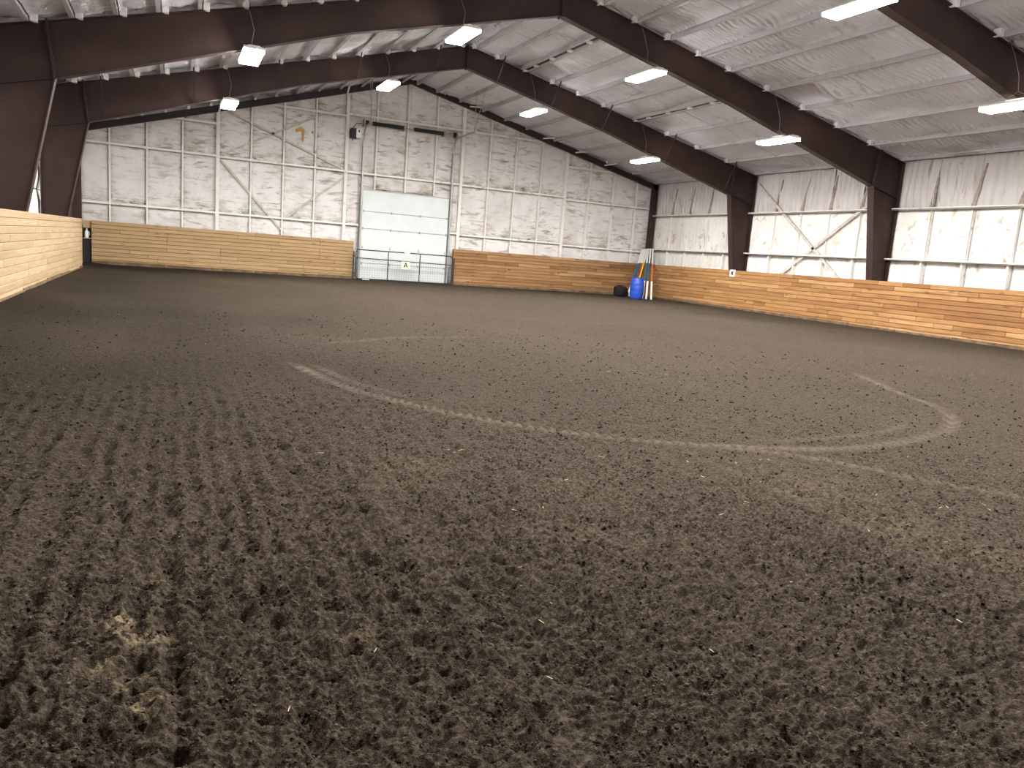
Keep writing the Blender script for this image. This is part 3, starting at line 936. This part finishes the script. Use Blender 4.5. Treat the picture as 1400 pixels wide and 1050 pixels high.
kickboard((XL, 4.0, 0), math.pi / 2, 22.95, M['wood_left'], 'pale pine kickboard along the left wall, behind it dark columns', 11, (2.4, 3.0, 3.6, 4.8), avoid=[y - 4.0 for y in FRAMES], gap=.004)
kickboard((-2.56, YF, 0), 0, 9.12, M['wood_far_l'], 'honey coloured plank kickboard left of the overhead door', 12, (1.8, 2.4, 3.0, 3.6, 4.2))
kickboard((10.70, YF, 0), 0, XR - 10.70 - .05, M['wood_far_r'], 'russet plank kickboard right of the overhead door', 13, (0.9, 1.5, 2.4, 3.0, 3.6))
kickboard((XR, YF, 0), -math.pi / 2, 27.0, M['wood_right'], 'amber knotty plank kickboard along the right wall', 14, (0.6, 0.9, 1.5, 2.1, 2.4, 3.0, 3.6), aged=True, avoid=[YF - y for y in FRAMES])

# narrow gap in the far left corner
cp = empty('corner_panel', (-2.70, YF + .1, 0), 'dark rubber mat panel with tan top board in the corner gap', 'panel')
MB().cbox(-.13, .14, 0, .03, 0, .84, .008).build('rubber_mat', M['rubber'], cp)
MB().cbox(-.13, .14, .03, .07, 1.20, 1.46, .006).build('top_board', M['tan'], cp)
MB().box(-.13, .14, .06, .08, .84, 1.2).build('dark_back', M['rubber'], cp)
MB().cbox(-.13, .14, -.06, .06, .83, .86, .006).build('ledge', M['tan'], cp)
jg = empty('jug', (-2.71, YF + .1, .862), 'small white jug standing on the ledge in the corner gap', 'jug')
MB().lathe([(.0, 0), (.052, .0), (.06, .02), (.06, .19), (.05, .23), (.022, .26), (.022, .29)], k=14).build('body', M['white'], jg, True)
MB().lathe([(.0, .288), (.027, .288), (.027, .315), (0, .315)], k=12).build('cap', M['offwhite'], jg)
MB().tube([(.055, 0, .08), (.085, 0, .10), (.085, 0, .19), (.05, 0, .22)], .009, 6).build('handle', M['white'], jg)

# ------------------------------------------------------------------ overhead door
door = empty('door_1', ((DX0 + DX1) / 2, YWF - .14, 0))
tag(door, 'white sectional overhead door in the gable wall', None, None, 'structure')
W = DX1 - DX0
zs = [0.02, .63, 1.265, 2.0, 2.67, DZ]
yd = 0.0
for i in range(5):
    p_ = MB().cbox(-W / 2 + .03, W / 2 - .03, -.005, .04, zs[i] + .006, zs[i + 1] - .006, .012)
    o = p_.build('door_panel', M['door'], door)
    for q in (-.92, 0.29 - .62 + .0, .92 - .62 + .0, .92):
        pass
    if i:
        for q in (-1.74, -.6, .6, 1.74):
            MB().cbox(q - .03, q + .03, -.022, -.004, zs[i] - .05, zs[i] + .05, .006).build('hinge', M['track'], o)
MB().box(-W / 2, W / 2, -.012, .05, -.02, .025).build('bottom_seal', M['black'], door)
MB().box(-W / 2 + .02, W / 2 - .02, -.02, .0, 1.235, 1.29).build('seam_strut', M['offwhite'], door)
MB().box(-W / 2 - .02, W / 2 + .02, -.015, .06, DZ - .01, DZ + .04).build('top_seal', M['track'], door)
for s in (-1, 1):
    xj = s * (W / 2 + .02)
    pts = [(xj, -.06, 0), (xj, -.06, 5.45)]
    for a in range(1, 7):
        t = a / 6 * math.pi / 2
        pts.append((xj, -.06 - .42 * (1 - math.cos(t)), 5.45 + .42 * math.sin(t)))
    pts.append((xj, -2.35 if s > 0 else -1.15, 5.87 + .03))
    m = MB().tube(pts, .032, 6)
    m.build('track', M['track'], door)
    MB().box(xj - .03, xj + .03, -.10, .08, 0, 5.3).build('track_angle', M['track'], door)
    ye = -2.35 if s > 0 else -1.15
    # hanger rods from the track end up to the purlins
    wy = YWF - .14 + ye
    wx = (DX0 + DX1) / 2 + xj
    MB().bar((xj, ye + .05, 5.88), (xj - .0, ye + .05, rt(wx) + .1), .03, .012, (1, 0, 0)).build('hanger', M['track'], door)
    MB().bar((xj, ye + .05, 5.88), (xj + (.0 if s > 0 else -.3), ye - .9, rt(wx) + .05), .03, .012, (1, 0, 0)).build('hanger', M['track'], door)
    if s > 0:
        MB().bar((xj, ye + .05, rt(wx) - .02), (xj, ye - .95, rt(wx) - .02), .03, .012, (1, 0, 0)).build('hanger', M['track'], door)
    MB().lathe([(0, -.05), (.09, -.05), (.105, -.04), (.085, -.02), (.085, .02), (.105, .04), (.09, .05), (0, .05)], (s * (W / 2 - .04), -.22, 6.0), 14, 'x').build('cable_drum', M['black'], door)
    MB().cbox(s * (W / 2 + .06) - .02, s * (W / 2 + .06) + .02, -.26, .1, 5.86, 6.14, .008).build('bearing_plate', M['track'], door)
MB().tube([(-W / 2 - .14, -.22, 6.0), (W / 2 + .14, -.22, 6.0)], .014, 8).build('shaft', M['track'], door)
for (a, c) in ((-1.58, -.36), (.08, 1.30)):
    n = 40; pts = []
    m = MB()
    m.lathe([(0, 0), (.072, 0), (.072, .04)] + [((.08 if i % 2 else .07), .05 + (c - a - .1) * i / 48) for i in range(49)] + [(.072, c - a - .04), (.072, c - a), (0, c - a)], (a, -.22, 6.0), 12, 'x')
    m.build('spring', M['spring'], door, True)
    MB().cbox(c + .02, c + .07, -.26, .1, 5.9, 6.1, .006).build('spring_anchor', M['track'], door)
mo = empty('door_operator', (6.47, YWF - .22, 5.37), 'dark door operator box with white face beside the springs', 'door operator')
MB().cbox(-.20, .05, -.17, .13, 0, .37, .02).build('body', M['black'], mo)
MB().cbox(.0, .19, -.19, .10, .02, .36, .015).build('face_cover', M['white'], mo)
MB().lathe([(0, -.02), (.045, -.02), (.045, .02), (0, .02)], (.1, -.19, .27), 12, 'x').build('dial', M['black'], mo)
MB().tube([(-.1, -.05, .0), (-.12, -.05, -.12)], .012, 6).build('chain_guide', M['black'], mo)
MB().tube([(-.12, -.05, .37), (.0, -.08, .55), (.22, -.03, .6)], .015, 6).build('drive_arm', M['black'], mo)

# ------------------------------------------------------------------ pipe gate
gt = empty('pipe_gate', (8.58, YF - .25, 0), 'dark tube gate with wire mesh in front of the overhead door', 'gate')
def roundrect(x0, x1, z0, z1, r, n=5):
    pts = []
    for cx, cz, a0 in ((x1 - r, z1 - r, 0), (x0 + r, z1 - r, 90), (x0 + r, z0 + r, 180), (x1 - r, z0 + r, 270)):
        for i in range(n + 1):
            t = math.radians(a0 + 90 * i / n); pts.append((cx + r * math.cos(t), 0, cz + r * math.sin(t)))
    return pts + [pts[0], pts[1]]
MB().tube(roundrect(-1.98, 2.02, .03, 1.16, .14), .022, 8).build('frame', M['gate'], gt, True)
MB().tube([(-1.98, 0, .84), (2.02, 0, .80)], .018, 8).build('rail', M['gate'], gt)
for x in (-.68, .63):
    MB().tube([(x, 0, .03), (x, 0, 1.15)], .02, 8).build('upright', M['gate'], gt)
m = MB()
for i in range(39):
    x = -1.9 + i * .1
    m.box(x - .0025, x + .0025, .01, .016, .05, .82)
for i in range(8):
    z = .10 + i * .095
    m.box(-1.96, 2.0, .012, .018, z - .0025, z + .0025)
m.build('wire_mesh', M['wire'], gt)
MB().lathe([(.028, -.12), (.03, -.11), (.03, .11), (.028, .12)], (.08, 0, 1.16), 10, 'x').build('tape_wrap', M['white'], gt)
for x, lab in ((-2.06, 'dark gate post at the left end of the pipe gate'), (2.09, 'dark gate post at the right end of the pipe gate')):
    po = empty('gate_post', (8.58 + x, YF - .22, 0), lab, 'post')
    MB().tube([(0, 0, -.05), (0, 0, 1.05), (0, 0, 1.10)], .03, 10, [.03, .03, .012]).build('tube', M['gate'], po)
    for z in (.25, .9):
        MB().lathe([(.03, -.03), (.042, -.03), (.042, .03), (.03, .03)], (0, 0, z), 10).build('hinge_collar', M['gate'], po)

def stroke_letter(m, segs, w, y0, y1):
    for (xa, za, xb, zb) in segs:
        m.bar((xa, (y0 + y1) / 2, za), (xb, (y0 + y1) / 2, zb), y1 - y0, w, (xb - xa and 0 or 1, 0, 1) if False else (-(zb - za), 0, (xb - xa)))
sg = empty('letter_sign', (8.61, YF - .29, .52), 'cream board marked A hanging on the gate', 'sign')
MB().cbox(-.17, .17, -.015, .0, 0, .30, .006).build('board', M['cream'], sg)
m = MB()
stroke_letter(m, [(-.075, .06, 0, .25), (.075, .06, 0, .25), (-.045, .125, .045, .125)], .035, -.022, -.014)
m.build('letter', M['black'], sg)
k_ = empty('letter_sign', (XR - .02, 24.1, 1.23), 'white board marked K at the top of the right kickboard', 'sign')
k_.rotation_euler = (0, 0, -math.pi / 2)
MB().cbox(-.14, .14, -.015, .0, 0, .27, .03).build('board', M['white'], k_)
m = MB()
stroke_letter(m, [(-.05, .06, -.05, .21), (-.05, .12, .06, .21), (-.02, .145, .06, .06)], .042, -.022, -.014)
m.build('letter', M['black'], k_)

sc_ = empty('ground_scrap', (6.98, YF - .45, .0), 'small white and blue scrap on the dirt at the foot of the gate', 'scrap')
MB().cbox(-.14, .14, -.06, .06, .0, .035, .012).build('white_part', M['white'], sc_)
MB().cbox(-.12, .10, -.04, .05, .034, .06, .010).build('blue_part', M['scrap_blue'], sc_)

# ------------------------------------------------------------------ barrel, poles, bag in the far right corner
ba = empty('barrel', (17.72, 27.62, 0), 'blue plastic drum in front of the leaning poles', 'barrel')
prof = [(0, 0), (.235, 0), (.255, .02), (.262, .10), (.285, .22), (.290, .30), (.287, .315), (.290, .33), (.292, .44), (.290, .55), (.287, .565), (.290, .58), (.285, .66), (.262, .78), (.255, .85), (.240, .865), (.225, .855), (.22, .84), (0, .835)]
MB().lathe(prof, k=32).build('body', M['blue'], ba, True)
MB().lathe([(.244, .845), (.262, .85), (.266, .868), (.262, .885), (.244, .885)], k=32).build('rim', M['blue'], ba, True)
for (x, y) in ((.13, .0), (-.13, .0)):
    MB().lathe([(0, .83), (.035, .83), (.035, .862), (0, .862)], (x, y, 0), 12).build('bung', M['white'], ba)

def pole(foot, top, col, label):
    f = Vector(foot); t = Vector(top); L = (t - f).length
    o = empty('jump_pole', foot, label, 'pole', 'striped jump poles in the corner')
    d = (t - f)
    o.rotation_euler = d.to_track_quat('Z', 'Y').to_euler()
    r = .042
    cuts = [(0, .335, M['white'], 'white_foot_band'), (.335, .69, M[col], 'colour_band'), (.69, 1.0, M['offwhite'], 'white_top_band')]
    for a, c, mt, nm in cuts:
        MB().lathe([(0, a * L), (r, a * L + (.006 if a == 0 else 0)), (r, c * L - (.006 if c == 1 else 0)), (0, c * L)], k=10).build(nm, mt, o, True)
    return o
# feet fan out, tops gather in the corner above the boards
PL = [
    ((18.42, 29.40, .0), (19.80, 30.72, 2.12), 'teal', 'steel blue banded pole, leftmost of those leaning in the corner'),
    ((18.54, 29.42, .0), (19.89, 30.71, 2.14), 'teal', 'steel blue banded pole, second from the left above the blue barrel'),
    ((18.66, 29.43, .0), (19.98, 30.70, 2.15), 'red', 'dark red banded pole just left of the yellow one'),
    ((18.78, 29.44, .0), (20.06, 30.68, 2.16), 'yellow', 'yellow banded pole leaning behind the blue barrel'),
    ((18.24, 27.95, .0), (19.94, 30.45, 2.16), 'teal', 'steel blue banded pole just right of the barrel'),
    ((18.42, 27.92, .0), (19.98, 30.33, 2.16), 'teal', 'steel blue banded pole beside the orange one, foot showing white'),
    ((18.56, 27.75, .0), (20.02, 30.20, 2.15), 'orange', 'orange banded pole, rightmost of those leaning in the corner'),
]
for a in PL: pole(*a)

bg = empty('duffel_bag', (17.98, 29.30, 0), 'black duffel bag on the dirt left of the blue barrel', 'bag')
R = []
for i in range(9):
    t = i / 8; x = -.29 + .58 * t
    e = math.sin(math.pi * (0.12 + .76 * t)) ** .4
    R.append([(x, .20 * e * math.cos(a) * (1 + .1 * math.sin(3 * a + i)), .21 + .21 * e * max(-1, min(1, 1.35 * math.sin(a))) * (1 + .06 * math.cos(i * 1.7 + a)) + (0.05 * (1 - t) if math.sin(a) > 0 else 0)) for a in [2 * math.pi * j / 14 for j in range(14)]])
MB().rings(R).build('body', M['bag'], bg, True)
for q in (-.1, .1):
    MB().tube([(-.13, q, .39), (-.10, q, .47), (.08, q, .47), (.13, q, .39)], .014, 6).build('handle', M['bag'], bg)
MB().cbox(.24, .36, -.12, .1, .02, .22, .03).build('end_pocket', M['bag'], bg)

# ------------------------------------------------------------------ light fixtures
def light_fixture(x, y, z, label):
    o = empty('light_fixture', (x, y, z), label, 'light fixture', 'bright fixtures hung under the roof')
    L = 1.26; w = .40
    m = MB()
    prof = [(-w / 2, 0), (w / 2, 0), (w / 2, .03), (.09, .075), (-.09, .075), (-w / 2, .03)]
    m.rings([[(px, yy, pz) for px, pz in prof] for yy in (-L / 2, L / 2)])
    hs = m.build('housing', M['lamp_body'], o)
    for s in (-1, 1):
        q = [(s * .10 - .09, -.001), (s * .10 - .082, -.055), (s * .10 + .082, -.055), (s * .10 + .09, -.001)]
        MB().rings([[(px, yy, pz) for px, pz in q] for yy in (-L / 2 + .03, L / 2 - .03)]).build('lens', M['lens'], o)
        MB().cbox(-w / 2 + .01, w / 2 - .01, s * (L / 2 - .012) - .018, s * (L / 2 - .012) + .018, -.06, -.001, .006).build('added_end_glow', M['added_end_glow'], o)  # added glowing end, boosted to rake light over the ceiling foam
        MB().cbox(-w / 2 - .004, w / 2 + .004, s * L / 2 - .012, s * L / 2 + .012, .0, .05, .005).build('end_cap', M['lamp_body'], hs)
        MB().tube([(0, s * .35, .07), (0, 0, .26)], .003, 5).build('hanger_wire', M['cord'], o)
    MB().cbox(-.06, .06, -.2, .2, .074, .12, .01).build('driver_box', M['lamp_body'], o)
    ztop = rt(x) - z + .05
    pts = [(0, 0, .26), (0.05, .08, .26 + (ztop - .26) * .3), (-.02, .2, .26 + (ztop - .26) * .7), (-.10, .32, ztop)]
    MB().tube(pts, .005, 5).build('cord', M['cord'], o)
    ld = bpy.data.lights.new('lamp_down', 'AREA'); ld.shape = 'RECTANGLE'; ld.size, ld.size_y = w * .85, L * .92
    ld.energy = LAMP_DOWN; ld.color = LAMP_COL
    lo = bpy.data.objects.new('lamp_down', ld); lo.location = (0, 0, -.062)
    link(lo, o)
ROWN = {1.45: ('left row', 4.93), 5.90: ('row just left of the ridge', 6.11), 10.72: ('row just right of the ridge', 6.02), 15.12: ('right row', 5.02)}
YN = {23.9: 'farthest, next to the gable wall', 17.3: 'second from the gable wall', 10.7: 'third from the gable wall', 4.1: 'fourth from the gable wall'}
for x, (rn, z) in ROWN.items():
    for y, yn in YN.items():
        light_fixture(x, y, z, 'bright linear roof light, %s, %s' % (rn, yn))

# ------------------------------------------------------------------ straw and specks on the dirt
m = MB()
rnd = random.Random(3)
spots = [(2.2 + rnd.random() * 2.6, 1.9 + rnd.random() * 2.6) for i in range(26)] + [(-.4 + rnd.random() * 2.5, 1.9 + rnd.random() * 3) for i in range(16)] + [(rnd.random() * 9, 4 + rnd.random() * 7) for i in range(10)]
for (x, y) in spots:
    a = rnd.random() * 6.28; l = .012 + .035 * rnd.random() ** 2
    z = .012
    m.bar((x, y, z), (x + l * math.cos(a), y + l * math.sin(a), z + .006),   .0022, .0015)
s_ = m.build('straw_litter', M['straw'])
tag(s_, 'scattered short straw bits lying on the dark dirt', 'straw', None, 'stuff')
